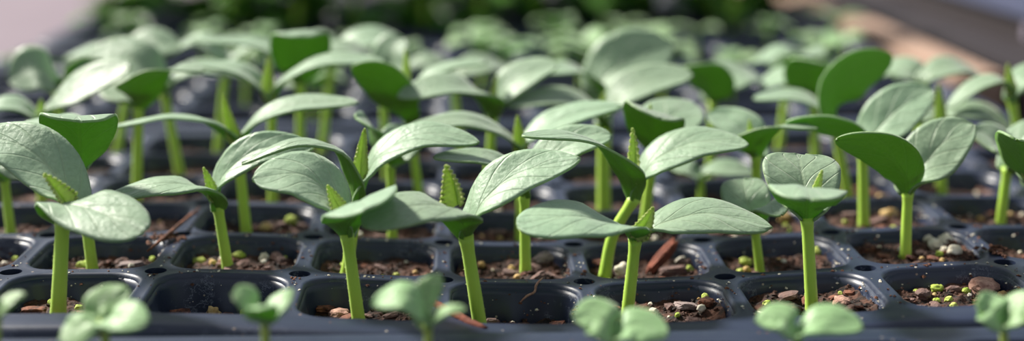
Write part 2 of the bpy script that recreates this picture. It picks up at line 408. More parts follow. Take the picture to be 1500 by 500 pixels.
def deck_mesh(nc, nr, k0, r0, sg, ext=.23):
    V, Fc = [], []
    def add(rings, hole):
        b = len(V)
        for rg in rings: V.extend(rg)
        for q in range(len(rings) - 1):
            for a in range(NA):
                c = (a + 1) % NA
                Fc.append((b + q * NA + a, b + q * NA + c, b + (q + 1) * NA + c, b + (q + 1) * NA + a))
    for jj in range(nc):
        for ii in range(nr):
            j, i = k0 + jj, r0 + 1 + ii
            bd = [q for q, ok in ((('x', -1), jj == 0), (('x', 1), jj == nc - 1), (('y', -1), ii == 0), (('y', 1), ii == nr - 1)) if ok]
            add([ring(j, i, 0, 0, 0, sg, True, border=bd), ring(j, i, A_ + .034, RC, 0, sg), ring(j, i, A_ + .022, RC, 0.004, sg), ring(j, i, A_ + .008, RC, -.003, sg), ring(j, i, A_ - .002, RC, -.02, sg), ring(j, i, A_ - .008, RC, -.06, sg)], 0)
            # short collars inside the drain holes: lower edge
            b = len(V); R0 = ring(j, i, 0, 0, 0, sg, True, border=bd); R1 = [(k, r, z - .05 * P) for (k, r, z) in R0]
            V.extend(R0); V.extend(R1)
            for a in range(NA):
                c = (a + 1) % NA
                da = math.hypot(abs(R0[a][0] - (j + .5)) - .5, abs(R0[a][1] - (i - .5)) - .5); dc = math.hypot(abs(R0[c][0] - (j + .5)) - .5, abs(R0[c][1] - (i - .5)) - .5)
                if da < RH + 1e-4 and dc < RH + 1e-4: Fc.append((b + a, b + NA + a, b + NA + c, b + c))
    # rim strip around the block of cells, then rounded lip and skirt
    ka, kb, ra, rb = k0, k0 + nc, r0, r0 + nr
    per = []
    S_ = 14
    for s in range(nc * S_): per.append((ka + s / S_, ra, 0, -1))
    for s in range(nr * S_): per.append((kb, ra + s / S_, 1, 0))
    for s in range(nc * S_): per.append((kb - s / S_, rb, 0, 1))
    for s in range(nr * S_): per.append((ka, rb - s / S_, -1, 0))
    def outline(e, z, rad):                 # offset outline with rounded corners
        o_ = []
        for (k, r, nx, ny) in per:
            kk = min(max(k, ka + rad - e if e < rad else ka), kb); K = k; R = r
            # push out: corner zone follows an arc
            cx = min(max(k, ka + rad), kb - rad); cy = min(max(r, ra + rad), rb - rad)
            dx, dy = k - cx, r - cy; d_ = math.hypot(dx, dy)
            if abs(dx) > 1e-6 and abs(dy) > 1e-6:
                K = cx + dx / d_ * (rad + e); R = cy + dy / d_ * (rad + e)
            else:
                K = k + (nx if abs(dx) > 1e-6 or nx else 0) * e; R = r + (ny if abs(dy) > 1e-6 or ny else 0) * e
                if abs(dx) < 1e-6: K = k
                if abs(dy) < 1e-6: R = r
            o_.append((K, R, z * P + (sag(K) if sg else 0)))
        return o_
    inner = [(k, r, (sag(k) if sg else 0)) for (k, r, _, _) in per]
    # replace outline points that fall into drain holes on the border by the hole's rim
    rings = [inner, outline(.06, .0, .12), outline(ext - .06, .0, .12), outline(ext - .02, -.012, .12), outline(ext, -.05, .12), outline(ext + .012, -.13, .12), outline(ext + .045, -.15, .12), outline(ext + .06, -.19, .12), outline(ext + .05, -.24, .12)]
    n = len(per); b = len(V)
    for rg in rings: V.extend(rg)
    for q in range(len(rings) - 1):
        for a in range(n):
            c = (a + 1) % n
            Fc.append((b + q * n + a, b + (q + 1) * n + a, b + (q + 1) * n + c, b + q * n + c))
    return V, Fc
def pocket_mesh(j, i, sg):
    V, Fc = [], []
    rings = [ring(j, i, A_ - .004, RC, -.03, sg), ring(j, i, A_ - .012, RC, -.08, sg, bulge=.004), ring(j, i, A_ - .022, RC, -.14, sg, bulge=.022), ring(j, i, A_ - .034, RC, -.22, sg, bulge=.046),
             ring(j, i, A_ - .046, RC, -.30, sg, bulge=.054), ring(j, i, A_ - .075, RC, -.5, sg, bulge=.04), ring(j, i, A_ - .15, RC - .02, -1.0, sg), ring(j, i, A_ - .2, RC - .04, -1.1, sg)]
    for rg in rings: V.extend(rg)
    for q in range(len(rings) - 1):
        for a in range(NA):
            c = (a + 1) % NA
            Fc.append((q * NA + a, q * NA + c, (q + 1) * NA + c, (q + 1) * NA + a))
    Fc.append(tuple((len(rings) - 1) * NA + a for a in range(NA)))
    return V, Fc
def build_tray(name, k0, r0, sg, label, shared=None):
    NC, NR = 12, 6
    loc = W(k0 + NC / 2, r0 + NR / 2, ZB); root = empty(name, loc)
    V, Fc = deck_mesh(NC, NR, k0, r0, sg)
    V = [W(*v) for v in V]
    d = mesh('deck', V, Fc, M_TRAY, root, loc)
    bm = bmesh.new(); bm.from_mesh(d.data); bmesh.ops.remove_doubles(bm, verts=bm.verts, dist=.00004); bm.to_mesh(d.data); bm.free(); d.data.set_sharp_from_angle(angle=math.radians(62))
    proto = None
    for ii in range(NR):
        for jj in range(NC):
            j, i = k0 + jj, r0 + 1 + ii
            if sg or proto is None:
                V, Fc = pocket_mesh(j, i, sg); c0 = W(j + .5, i - .5, 0)
                pk = mesh('cell_pocket', [W(*v) - c0 + loc for v in V], Fc, M_TRAY, root, loc)
                pk.location = c0 - loc; proto = pk
                md = pk.modifiers.new('thickness', 'SOLIDIFY'); md.thickness = .0005; md.offset = 1 if False else -1
            else:
                pk = proto.copy(); C.objects.link(pk); pk.parent = root; pk.location = W(j + .5, i - .5, 0) - loc
    tag(root, label, 'seed tray')
    return root
build_tray('seed_tray', -3, -1, True, 'dark blue-black plastic cell tray in sharp focus holding the tall seedlings')
R2, R3, RF = 5.62, 12.24, -7.61
build_tray('seed_tray', -3, R2, False, 'dark plastic cell tray behind the tall seedlings, holding small pale seedlings')
build_tray('seed_tray', -3, R3, False, 'dark plastic cell tray farthest back under the blurred leafy plants')
build_tray('seed_tray', -3, RF, False, 'dark plastic cell tray nearest the camera, only its back rim in view')

# ------------------------------------------------------------------ soil
LOW = {(0, 1): -.27, (0, 3): -.26, (0, 0): -.18, (0, 2): -.21, (0, 4): -.15, (0, 5): -.13, (0, 6): -.14, (1, 6): -.09, (1, 4): -.14}
def soil_z(i, j, x, y):
    z0 = LOW.get((i, j), -.14 - .05 * noise.noise(Vector((i * 3.3, j * 5.1, 0))))
    z = z0 + .05 * noise.noise(Vector((x * 3 + j * 9, y * 3 + i * 7, 1))) + .035 * noise.noise(Vector((x * 11 + j * 9, y * 11 + i * 7, 2))) + .014 * noise.noise(Vector((x * 30 + j, y * 30 + i, 5)))
    if (i, j) in ((0, 5), (0, 4), (1, 6)): z += .12 * max(0, x)
    return z * P + sag(j + .5 + x)
def soil_patch(V, Fc, i, j, zf, kofs, rofs, n=26):
    b = len(V); a = A_ - .03
    for q in range(n + 1):
        for s in range(n + 1):
            u, v = 2 * q / n - 1, 2 * s / n - 1
            # squircle mapping keeps the patch inside the rounded cell
            x, y = u * (1 - .12 * v * v) * a, v * (1 - .12 * u * u) * a
            V.append(W(kofs + j + .5 + x, rofs + i - .5 + y, zf(i, j, x, y)))
    for q in range(n):
        for s in range(n):
            c = b + q * (n + 1) + s
            Fc.append((c, c + n + 1, c + n + 2, c + 1))
    per = [q * (n + 1) for q in range(n)] + [n * (n + 1) + s for s in range(n)] + [q * (n + 1) + n for q in range(n, 0, -1)] + [s for s in range(n, 0, -1)]
    c0 = W(kofs + j + .5, rofs + i - .5, 0); e = len(V)
    for q in per:
        v = V[b + q]; d = (v - c0) * .84; V.append(Vector((c0.x + d.x, c0.y + d.y, -.72 * P)))
    m_ = len(per)
    for q in range(m_):
        Fc.append((b + per[q], e + q, e + (q + 1) % m_, b + per[(q + 1) % m_]))
    Fc.append(tuple(e + q for q in range(m_)))
ORD = ['front', 'second', 'third', 'fourth', 'fifth', 'sixth']
NTH = ['first', 'second', 'third', 'fourth', 'fifth', 'sixth', 'seventh', 'eighth', 'ninth', 'tenth', 'eleventh', 'twelfth']
def cellname(i, j): return '%s-row cell, %s of the whole tray row' % (ORD[i], NTH[j + 3])
# name cells by how the photograph shows them where it does
VIS = {}
for i in range(6):
    vis = [j for j in range(-3, 9) if project(W(j + .95, i - .5, 0))[0] > 8 and project(W(j + .05, i - .5, 0))[0] < 1492]
    for n_, j in enumerate(vis): VIS[(i, j)] = '%s-row cell, %s in view from the left' % (ORD[i], NTH[n_])
def crumb(V, Fc, c, s, rnd, flat=.6):
    b = len(V); R = Matrix.Rotation(rnd.uniform(0, 6.3), 3, 'Z') @ Matrix.Rotation(rnd.uniform(-.6, .6), 3, 'X')
    pts = [(1, 0, 0), (-1, 0, 0), (0, 1, 0), (0, -1, 0), (0, 0, flat), (0, 0, -flat)]
    for q in pts: V.append(c + R @ (Vector(q) * s * rnd.uniform(.7, 1.2)))
    for f in ((0, 2, 4), (2, 1, 4), (1, 3, 4), (3, 0, 4), (2, 0, 5), (1, 2, 5), (3, 1, 5), (0, 3, 5)): Fc.append(tuple(b + q for q in f))
for i in range(6):
    for j in range(-3, 9):
        V, Fc = [], []; soil_patch(V, Fc, i, j, soil_z, 0, 0, 30 if i < 3 else 16)
        rnd = random.Random(i * 50 + j)
        for _ in range(170 if i < 3 else 60):
            x, y = rnd.uniform(-.36, .36), rnd.uniform(-.36, .36)
            crumb(V, Fc, W(j + .5 + x, i - .5 + y, soil_z(i, j, x, y) + .0002), rnd.uniform(.008, .03) * P, rnd)
        loc = W(j + .5, i - .5, LOW.get((i, j), -.15) * P)
        o = mesh('potting_soil', V, Fc, M_SOIL, None, loc, smooth=False)
        tag(o, 'dark bark potting mix in the ' + VIS.get((i, j), cellname(i, j)), 'soil', 'soil in the cells of the sharp tray', 'stuff')
V, Fc = [], []; c0 = W(.5, -.5, -.15 * P)
soil_patch(V, Fc, 0, 0, lambda i, j, x, y: (-.15 + .03 * noise.noise(Vector((x * 8, y * 8, 0)))) * P, 0, 0, 8)
sp0 = None
for (r0, gl) in ((R2, 'tray behind the tall seedlings'), (R3, 'farthest tray'), (RF, 'tray nearest the camera')):
    for i in range(6):
        for j in range(-3, 9):
            if sp0 is None: sp0 = o = mesh('potting_soil', V, Fc, M_SOIL, None, c0, smooth=False)
            else: o = sp0.copy(); C.objects.link(o)
            o.location = W(j + .5, r0 + .5 + i, -.15 * P)
            tag(o, 'dark potting mix in a cell of the ' + gl, 'soil', 'soil in the cells of the ' + gl, 'stuff')

# ------------------------------------------------------------------ bark, perlite and litter on the soil
def lump(name, c, size, mat, seed, rough=.25, sub=3, rot=None, flatten=0):
    rnd = random.Random(seed); bm = bmesh.new(); bmesh.ops.create_icosphere(bm, subdivisions=sub, radius=1)
    R = (rot or Matrix.Rotation(rnd.uniform(0, 6.3), 3, 'Z')) @ Matrix.Rotation(rnd.uniform(-.2, .2), 3, 'X')
    for v in bm.verts:
        d = v.co.copy()
        if flatten:                              # slabby chips: square the ball off
            m_ = max(abs(d.x), abs(d.y), abs(d.z)); d = d.lerp(d / m_ * .85, flatten)
        d *= 1 + rough * noise.noise(v.co * 1.6 + Vector((seed * 1.3, 0, 0))) + rough * .45 * noise.noise(v.co * 4.5 + Vector((0, seed, 0)))
        v.co = R @ Vector((d.x * size[0], d.y * size[1], d.z * size[2]))
    me = bpy.data.meshes.new(name); bm.to_mesh(me); bm.free(); me.materials.append(mat)
    me.polygons.foreach_set('use_smooth', [sub > 2 and not flatten] * len(me.polygons))
    o = bpy.data.objects.new(name, me); C.objects.link(o); o.location = c
    return o
def on_soil(i, j, px, py):                       # seen spot on the soil of cell (i, j) -> x, y inside the cell
    z = LOW.get((i, j), -.15) * P
    for _ in range(6):
        k, r = kr(atz(px, py, z)); x = max(-.36, min(.36, k - j - .5)); y = max(-.36, min(.36, r - i + .5)); z = soil_z(i, j, x, y)
    return x, y, z
HERO = [  # name, cell, pixel, size (cells), material, rot z deg, tilt, flatten, label
 ('bark_chip', (1, 4), (962, 378), (.20, .045, .04), M_BARKR, 40, -32, .8, 'large reddish bark slab leaning up across a second-row cell'),
 ('bark_chip', (1, 4), (985, 400), (.12, .05, .04), M_BARK, 10, -5, .7, 'dark bark slab lying under the leaning reddish slab'),
 ('bark_chip', (1, 4), (1028, 392), (.05, .06, .05), M_BARK, 70, 0, .6, 'upright brown bark chip at the right of the leaning reddish slab'),
 ('perlite_grain', (1, 4), (990, 377), (.045, .045, .04), M_PERL, 0, 0, 0, 'white perlite grain behind the large reddish bark slab'),
 ('perlite_grain', (1, 4), (1003, 378), (.03, .03, .03), M_ALG, 0, 0, 0, 'green-tinged grain beside the white perlite near the reddish slab'),
 ('perlite_grain', (1, 4), (1018, 397), (.035, .035, .03), M_ALG, 0, 0, 0, 'yellow-green grain in front of the reddish slab cell'),
 ('perlite_grain', (1, 4), (912, 402), (.06, .04, .05), M_PERL, 0, 0, 0, 'whitish lump at the foot of the bent second-row stem'),
 ('bark_chip', (0, 4), (1005, 452), (.085, .07, .025), M_BARKG, 15, 6, .7, 'flat grey bark flake lying in the front cell beside the forked seedling'),
 ('bark_chip', (0, 4), (1035, 445), (.06, .05, .03), M_BARK, 60, 0, .6, 'brown bark chip behind the flat grey flake'),
 ('bark_chip', (0, 4), (950, 466), (.07, .05, .03), M_BARK, -20, 0, .6, 'dark bark chip to the right of the forked front seedling'),
 ('perlite_grain', (0, 4), (958, 457), (.034, .03, .03), M_PERL, 0, 0, 0, 'cream grain right of the forked front seedling stem'),
 ('perlite_grain', (0, 4), (1027, 460), (.03, .028, .03), M_PERL, 0, 0, 0, 'pale grain in front of the flat grey flake'),
 ('pebble', (0, 6), (1440, 425), (.10, .09, .06), M_STONE, 10, 0, .5, 'large pinkish stony chip in the front cell at the right'),
 ('bark_chip', (0, 6), (1352, 436), (.055, .045, .035), M_BARK, 0, 0, .5, 'dark bark chip left of the algae-covered grain'),
 ('perlite_grain', (0, 6), (1370, 428), (.045, .036, .03), M_ALG, 0, 0, 0, 'large yellow-green grain in the empty front cell at the right'),
 ('perlite_grain', (0, 6), (1397, 452), (.03, .025, .02), M_ALG, 0, 0, 0, 'small lime-green grain at the front edge of the right-hand cell'),
 ('perlite_grain', (0, 6), (1372, 443), (.03, .02, .018), M_ALG, 0, 0, 0, 'small green grain below the large yellow-green one'),
 ('perlite_grain', (0, 6), (1468, 437), (.035, .03, .03), M_TAN, 0, 0, 0, 'tan grain right of the large pinkish chip'),
 ('perlite_grain', (1, 6), (1370, 358), (.055, .05, .045), M_PERL, 0, 0, 0, 'white perlite lump, left of the cluster of three in the second row'),
 ('perlite_grain', (1, 6), (1391, 356), (.055, .045, .04), M_PERL, 0, 0, 0, 'white perlite lump at the back of the cluster of three'),
 ('perlite_grain', (1, 6), (1399, 373), (.055, .045, .045), M_PERL, 0, 0, 0, 'white perlite lump at the front of the cluster of three'),
 ('perlite_grain', (1, 6), (1348, 345), (.035, .03, .03), M_PERL, 0, 0, 0, 'single white grain behind the second-row stem at right'),
 ('perlite_grain', (1, 6), (1383, 370), (.03, .03, .028), M_PERL, 0, 0, 0, 'small white grain between the perlite lumps of the cluster'),
 ('pebble', (0, 5), (1233, 448), (.06, .06, .045), M_STONE, 0, 0, .3, 'round pinkish-brown chip right of the front stem in the fifth cell'),
 ('perlite_grain', (0, 5), (1115, 463), (.04, .03, .02), M_PERL, 0, 0, 0, 'white grain at the front left of the cell with the cupped seedling'),
 ('perlite_grain', (1, 5), (1205, 375), (.045, .04, .04), M_ALG, 0, 0, 0, 'olive grain at the right of the cell with the small crumpled seedling'),
 ('perlite_grain', (1, 5), (1092, 391), (.05, .035, .035), M_ALG, 0, 0, 0, 'greenish grain left of the small crumpled seedling stem'),
 ('bark_chip', (0, 0), (195, 452), (.09, .045, .02), M_BARK, 20, 20, .7, 'brown bark flake on edge in the front-left cell'),
 ('bark_chip', (0, 0), (50, 460), (.09, .06, .03), M_BARK, 0, 0, .7, 'dark bark chip left of the leftmost front stem'),
 ('bark_chip', (1, 0), (193, 390), (.10, .05, .025), M_BARKG, 12, 0, .7, 'pale brown flake at the front edge of the second-row left cell'),
 ('perlite_grain', (1, 0), (128, 393), (.075, .045, .04), M_ALG, 0, 0, 0, 'knobbly algae-green lump at the foot of the second-row left stem'),
 ('perlite_grain', (0, 1), (317, 455), (.05, .035, .05), M_TAN, 0, 0, 0, 'tan knobbly grain in the empty front cell'),
 ('perlite_grain', (0, 1), (362, 457), (.04, .03, .04), M_ALG, 0, 0, 0, 'yellow-green grain behind the small blurred seedling'),
 ('bark_chip', (1, 1), (408, 385), (.08, .04, .03), M_BARK, -50, 12, .8, 'brown bark stick standing at the right of the second-row cell'),
 ('perlite_grain', (1, 1), (350, 378), (.05, .03, .03), M_ALG, 0, 0, 0, 'lime grain right of the second-row stem with the long left leaf'),
 ('perlite_grain', (1, 1), (290, 384), (.05, .03, .025), M_ALG, 0, 0, 0, 'lime grain at the left of the second-row stem with the long left leaf'),
 ('perlite_grain', (1, 1), (387, 383), (.035, .03, .04), M_PERL, 0, 0, 0, 'cream grain beside the brown bark stick'),
 ('pebble', (0, 2), (497, 466), (.075, .06, .04), M_STONE, 0, 0, .4, 'pinkish chip left of the front stem in the third cell'),
 ('bark_chip', (0, 2), (468, 461), (.07, .05, .025), M_BARK, 0, 0, .6, 'dark flake left of the pinkish chip'),
 ('bark_chip', (1, 3), (795, 388), (.08, .05, .04), M_BARKG, 30, -20, .7, 'greyish bark chip right of the straight second-row stem'),
 ('perlite_grain', (2, 1), (390, 337), (.05, .045, .035), M_TAN, 0, 0, 0, 'tan grain near the right of the third-row cell with the tall bud'),
 ('perlite_grain', (2, 1), (428, 325), (.05, .03, .045), M_ALG, 0, 0, 0, 'lime grain standing in the third-row cell'),
 ('perlite_grain', (2, 6), (1300, 315), (.075, .05, .05), M_TAN, 0, 0, 0, 'large tan grain right of the third-row stem at right'),
 ('perlite_grain', (2, 5), (1225, 322), (.06, .05, .05), M_TAN, 0, 0, 0, 'tan grain left of the third-row stem at right'),
]
hero_spots = {}
for n_, (nm, (i, j), (px, py), sz, mt, rz, tl, fl, lab) in enumerate(HERO):
    x, y, z = on_soil(i, j, px, py)
    lim = .40 - (max(sz[0], sz[1]) if not tl or abs(tl) < 25 else sz[0] * .8) - .02; x = max(-lim, min(lim, x)); y = max(-lim, min(lim, y)); z = soil_z(i, j, x, y)
    hero_spots.setdefault((i, j), []).append((x, y, max(sz[:2])))
    up = sz[2] * .65 + abs(math.sin(math.radians(tl))) * sz[0] * .8
    R = Matrix.Rotation(math.radians(rz) + YAW, 3, 'Z') @ Matrix.Rotation(math.radians(tl), 3, 'Y')
    o = lump(nm, W(j + .5 + x, i - .5 + y, z + up * P), [s * P for s in sz], mt, n_ + 11, .28 if fl else .38, 3, R, fl)
    tag(o, lab, {'bark_chip': 'bark', 'perlite_grain': 'perlite', 'pebble': 'stone'}[nm])
protoB = [lump('bark_chip', (0, 0, 0), (.055 * P, .035 * P, .016 * P), M_BARK, 100 + s, .35, 2, Matrix.Identity(3), .7) for s in range(4)]
protoP = [lump('perlite_grain', (0, 0, 0), (.02 * P, .018 * P, .016 * P), m_, 200 + s, .35, 2, Matrix.Identity(3), 0) for s, m_ in enumerate((M_PERL, M_ALG, M_PERL, M_TAN, M_ALG))]
usedB, usedP = set(), set()
nb = npz = 0
for i in range(5):
    for j in range(-1, 9):
        if (i, j) not in VIS: continue
        rnd = random.Random(900 + i * 31 + j); cn = VIS[(i, j)]
        spots = list(hero_spots.get((i, j), []))
        def spot(rad):
            for _ in range(60):
                x, y = rnd.uniform(-.33, .33), rnd.uniform(-.33, .36 - rad)
                if all(math.hypot(x - a, y - b) > rad + c for a, b, c in spots): spots.append((x, y, rad)); return x, y
            return None
        def where(t): return ('back', 'middle', 'front')[0 if t[1] > .11 else 1 if t[1] > -.11 else 2] + ' ' + ('left', 'centre', 'right')[0 if t[0] < -.11 else 1 if t[0] < .11 else 2]
        for q in range((8, 8, 6, 4, 3)[i]):
            s = rnd.uniform(.7, 1.45); t = spot(.045 * s)
            if t is None: continue
            idx = rnd.randrange(4)
            o = protoB[idx] if idx not in usedB else protoB[idx].copy()
            if idx in usedB: C.objects.link(o)
            usedB.add(idx); nb += 1
            o.location = W(j + .5 + t[0], i - .5 + t[1], soil_z(i, j, *t) + .012 * P * s); o.scale = (s, s, s * rnd.uniform(.8, 1.6)); o.rotation_euler = (rnd.uniform(-.35, .35), rnd.uniform(-.35, .35), rnd.uniform(0, 6.3))
            tag(o, 'small bark chip, %s of %s' % (where(t), cn), 'bark', 'small bark chips on the soil of the ' + cn)
        for q in range((7, 9, 8, 5, 3)[i]):
            s = rnd.uniform(.6, 1.6); t = spot(.02 * s)
            if t is None: continue
            idx = rnd.randrange(5)
            o = protoP[idx] if idx not in usedP else protoP[idx].copy()
            if idx in usedP: C.objects.link(o)
            usedP.add(idx); npz += 1
            o.location = W(j + .5 + t[0], i - .5 + t[1], soil_z(i, j, *t) + .010 * P * s); o.scale = (s, s, s); o.rotation_euler = (0, 0, rnd.uniform(0, 6.3))
            colr = ('white', 'lime green', 'white', 'tan', 'lime green')[idx]
            tag(o, '%s grain, %s of %s' % (colr, where(t), cn), 'perlite', '%s grains on the soil of the %s' % (colr, cn))
print('chips', nb, 'grains', npz)
# crumbs clinging to the deck and the cell walls
rnd = random.Random(5); V, Fc = [], []; V2, F2 = [], []
for _ in range(3200):
    i = rnd.choice((0, 0, 1, 1, 2)); j = rnd.randrange(-1, 8); side_ = rnd.choice('brrrt')
    if side_ == 't':
        x, y = rnd.choice((-1, 1)) * rnd.uniform(.455, .5), rnd.uniform(-.4, .5)
        if rnd.random() < .5: x, y = y, abs(x)
        if math.hypot(abs(x) - .5, abs(y) - .5) < RH + .015: continue
        V0 = W(j + .5 + x, i - .5 + y, .004 * P + sag(j + .5 + x))
    else:
        d = rnd.uniform(.03, .3) ** 1.0; a = A_ - .012 - d * .14
        t = rnd.uniform(-.3, .3); x, y = (t, a) if side_ == 'b' else (a, t)
        V0 = W(j + .5 + x, i - .5 + y, -d * P + sag(j + .5 + x))
    sz = .004 + .018 * rnd.random() ** 2
    if rnd.random() < .62: crumb(V, Fc, V0, sz * P, rnd)
    else: crumb(V2, F2, V0, sz * .8 * P, rnd)
tag(mesh('soil_crumbs', V, Fc, M_CRUMB, None, W(3, .5, 0), smooth=False), 'fine brown crumbs and dust stuck on the rims and walls of the sharp tray', 'soil crumbs', None, 'stuff')
tag(mesh('lime_specks', V2, F2, M_PERL, None, W(3, .5, 0), smooth=False), 'fine whitish mineral specks on the rims and walls of the sharp tray', 'specks', None, 'stuff')
# a heap of crumbs on the rim at the right, one over the left rim
for (px, py, n, sx, lab) in ((1462, 371, 60, .11, 'small heap of brown crumbs spilled on the rim at right'), (1462 - 1216, 352, 70, .12, 'brown crumbs spilled over the rim between two left cells')):
    V, Fc = [], []; c = atz(px, py, 0); k, r = kr(c)
    for _ in range(n):
        dk, dr = rnd.gauss(0, sx * .45), rnd.gauss(0, sx * .45)
        crumb(V, Fc, W(k + dk, r + dr, .012 * P + sag(k + dk) + rnd.uniform(0, .04) * P * math.exp(-(dk * dk + dr * dr) * 90)), rnd.uniform(.008, .028) * P, rnd)
    tag(mesh('soil_crumbs', V, Fc, M_CRUMB, None, c, smooth=False), lab, 'soil crumbs', None, 'stuff')
def stick(name, pts, rad, mat, label, cat):
    c = spline(pts, [i / 18 for i in range(19)]); V, Fc = [], []
    tube(V, Fc, c, [rad * (1 - .45 * abs(2 * i / 18 - 1) ** 3) * (1 + .18 * noise.noise(q * 900)) for i, q in enumerate(c)], 8)
    return tag(mesh(name, V, Fc, mat, None, c[0].copy()), label, cat)
rt = [at(795, 407, -.02), at(786, 417, -.06), at(783, 428, -.08), at(772, 434, -.09), at(762, 443, -.1)]
stick('root_thread', rt, .0085 * P, M_STONE, 'thin pinkish dried root thread hanging over the rim into a front cell', 'root')
sk = [at(628, 440, -.5), at(655, 455, -.75), at(690, 474, -.95), at(712, 482, -1.05)]
stick('twig', sk, .032 * P, M_BARKR, 'dark brown twig lying across the front rim behind a blurred seedling', 'twig')
sk = [atz(216, 368, .03 * P), atz(236, 352, .04 * P), atz(262, 330, .06 * P), atz(292, 305, .03 * P)]
stick('bark_strip', sk, .014 * P, M_BARK, 'long reddish bark sliver lying over the rim between left cells', 'bark')

# ------------------------------------------------------------------ the tall seedlings
def seedling(row, bx, top, leaves, bud=None, rad=.045, lab='', dtop=0.0, mid=None, hairs=0, kind=0, group=None, seed=None, r_=None, zs=None, name='cucumber_seedling'):
    seed = seed if seed is not None else int(bx * 7 + row * 131)
    r = r_ if r_ is not None else row - .5
    k = k_at(bx, r, -.2 * P)
    if zs is None:
        j = math.floor(k); x = max(-.34, min(.34, k - j - .5)); k = j + .5 + x
        zs = soil_z(int(row), j, x, 0)
    b = W(k, r, zs - .02 * P); root = empty(name, b)
    tp = at(top[0], top[1], r + dtop)
    pts = [b]
    if mid: pts.append(at(mid[0], mid[1], r))
    else: pts.append(b.lerp(tp, .5) + Vector((noise.noise(Vector((seed, 0, 0))) * .04 * P, 0, 0)))
    pts.append(tp)
    small = kind == 1
    make_stem(root, b, pts, rad * P, rad * .86 * P, hairs, M_STEM2 if small else M_STEM, seed)
    for n_, lf in enumerate(leaves):
        mp, drs, wd, fc = lf[:4]; ex = lf[4] if len(lf) > 4 else {}
        q = [tp - Vector((0, 0, .03 * P))] + [at(x, y, r + dtop + d) for (x, y), d in zip(mp, drs)]
        make_leaf(root, b, q, wd * P * (.82 if small else 1), fc, seed=seed + n_ * 17, mats=[M_STOP, M_BOT, M_RIM] if small else None, base_w=rad * P * (.5 if small else 1.0), nu=26 if row < 3 else 18, nv=14 if row < 3 else 10, **({'cup': -.05} if small else {}), **ex)
    if bud:
        (x0, y0), (x1, y1), bw, az = bud[:4]; ex = bud[4] if len(bud) > 4 else {}
        make_bud(root, b, at(x0, y0, r + dtop - .06), at(x1, y1, r + dtop - .06), bw * P * 1.25, az, seed=seed, **ex)
    tag(root, lab, 'seedling', group)
    return root
G0 = 'tall seedlings in the sharp tray'
D = dict
# front row
seedling(0, 85, (92, 322), [([(82, 300), (100, 297), (145, 309), (210, 340)], (-.06, -.14, -.3, -.5), .215, 22, D(cup=-.05, f0=-30, blunt=.45)),
    ([(104, 296), (78, 250), (30, 212), (-40, 196)], (.08, .2, .3, .4), .215, 30, D(cup=.05))], ((100, 305), (66, 254), .13, 60, D(fold=75)), .052,
    'leftmost front seedling, thick stem, broad rounded leaf drooping to the right', hairs=160, group=G0)
seedling(0, 527, (508, 342), [([(500, 312), (486, 284), (440, 254), (371, 262)], (.05, .08, .1, .05), .235, 26, D(cup=.02, blunt=.5)),
    ([(511, 318), (522, 297), (528, 293), (536, 306)], (-.12, -.32, -.5, -.76), .25, 0, D(roll=-20, cup=-.02, blunt=.42))], ((505, 320), (480, 272), .10, 20), .046,
    'front seedling with a broad left leaf and a cupped leaf facing the camera', hairs=160, group=G0)
seedling(0, 707, (682, 345), [([(674, 316), (650, 300), (600, 302), (531, 328)], (-.14, -.24, -.36, -.5), .205, 14, D(cup=-.05, f0=-55, blunt=.45)),
    ([(692, 320), (710, 288), (760, 252), (848, 232)], (.04, .08, .12, .08), .2, 30, D(cup=.05, blunt=.7))], ((672, 300), (652, 243), .16, -25, D(fold=75)), .05,
    'front seedling with a crumpled folded young leaf between two long pale leaves', hairs=160, group=G0)
seedling(0, 917, (931, 350), [([(920, 334), (890, 322), (835, 316), (757, 328)], (-.08, -.14, -.22, -.28), .235, 16, D(cup=-.05, f0=-30, blunt=.45)),
    ([(948, 338), (975, 322), (1040, 312), (1130, 333)], (.04, .06, .1, .02), .21, 20, D(cup=-.05, blunt=.65))], ((930, 350), (957, 304), .11, -10), .044,
    'front seedling whose two long leaves spread wide left and right like wings', hairs=160, group=G0)
seedling(0, 1190, (1182, 318), [([(1182, 298), (1183, 277), (1184, 274), (1186, 291)], (-.1, -.3, -.48, -.72), .25, 0, D(roll=3, cup=-.04, blunt=.4)),
    ([(1180, 282), (1174, 250), (1170, 226)], (.1, .22, .38), .265, 0, D(roll=0, cup=.1, blunt=.3))], ((1192, 300), (1204, 250), .06, -20), .044,
    'front seedling with one cupped leaf towards the camera, one veined leaf upright behind', hairs=160, group=G0)
# second row
seedling(1, 137, (116, 246), [([(117, 216), (116, 184), (114, 169), (113, 176)], (-.08, -.22, -.36, -.5), .265, 0, D(roll=4, cup=.05, blunt=.3)),
    ([(104, 205), (80, 180), (36, 178)], (.2, .38, .55), .2, 6)], None, .042,
    'second-row left seedling with a dark green leaf underside facing the camera', hairs=60, group=G0)
seedling(1, 335, (319, 303), [([(308, 280), (280, 269), (225, 269), (158, 286)], (-.1, -.16, -.2, -.2), .165, 9, D(cup=-.1, f0=-50)),
    ([(318, 278), (330, 250), (380, 218), (458, 214)], (.02, .04, .06, .1), .15, 40, D(cup=.1))], ((314, 295), (299, 246), .075, 30), .042,
    'second-row seedling with a long leaf stretched flat to the left, empty cell in front', hairs=100, group=G0)
seedling(1, 506, (524, 300), [([(518, 255), (495, 217), (430, 205), (354, 238)], (-.05, -.1, -.14, -.2), .12, 0, D(cup=-.1, f0=-45)),
    ([(536, 258), (560, 222), (620, 196), (701, 208)], (.04, .06, .08, .0), .17, 24, D(cup=0, blunt=.65))], ((528, 262), (534, 189), .085, 0, D(fold=88, teeth=12)), .044,
    'second-row seedling with a tall ribbed cone-shaped bud between arching leaves', hairs=100, group=G0)
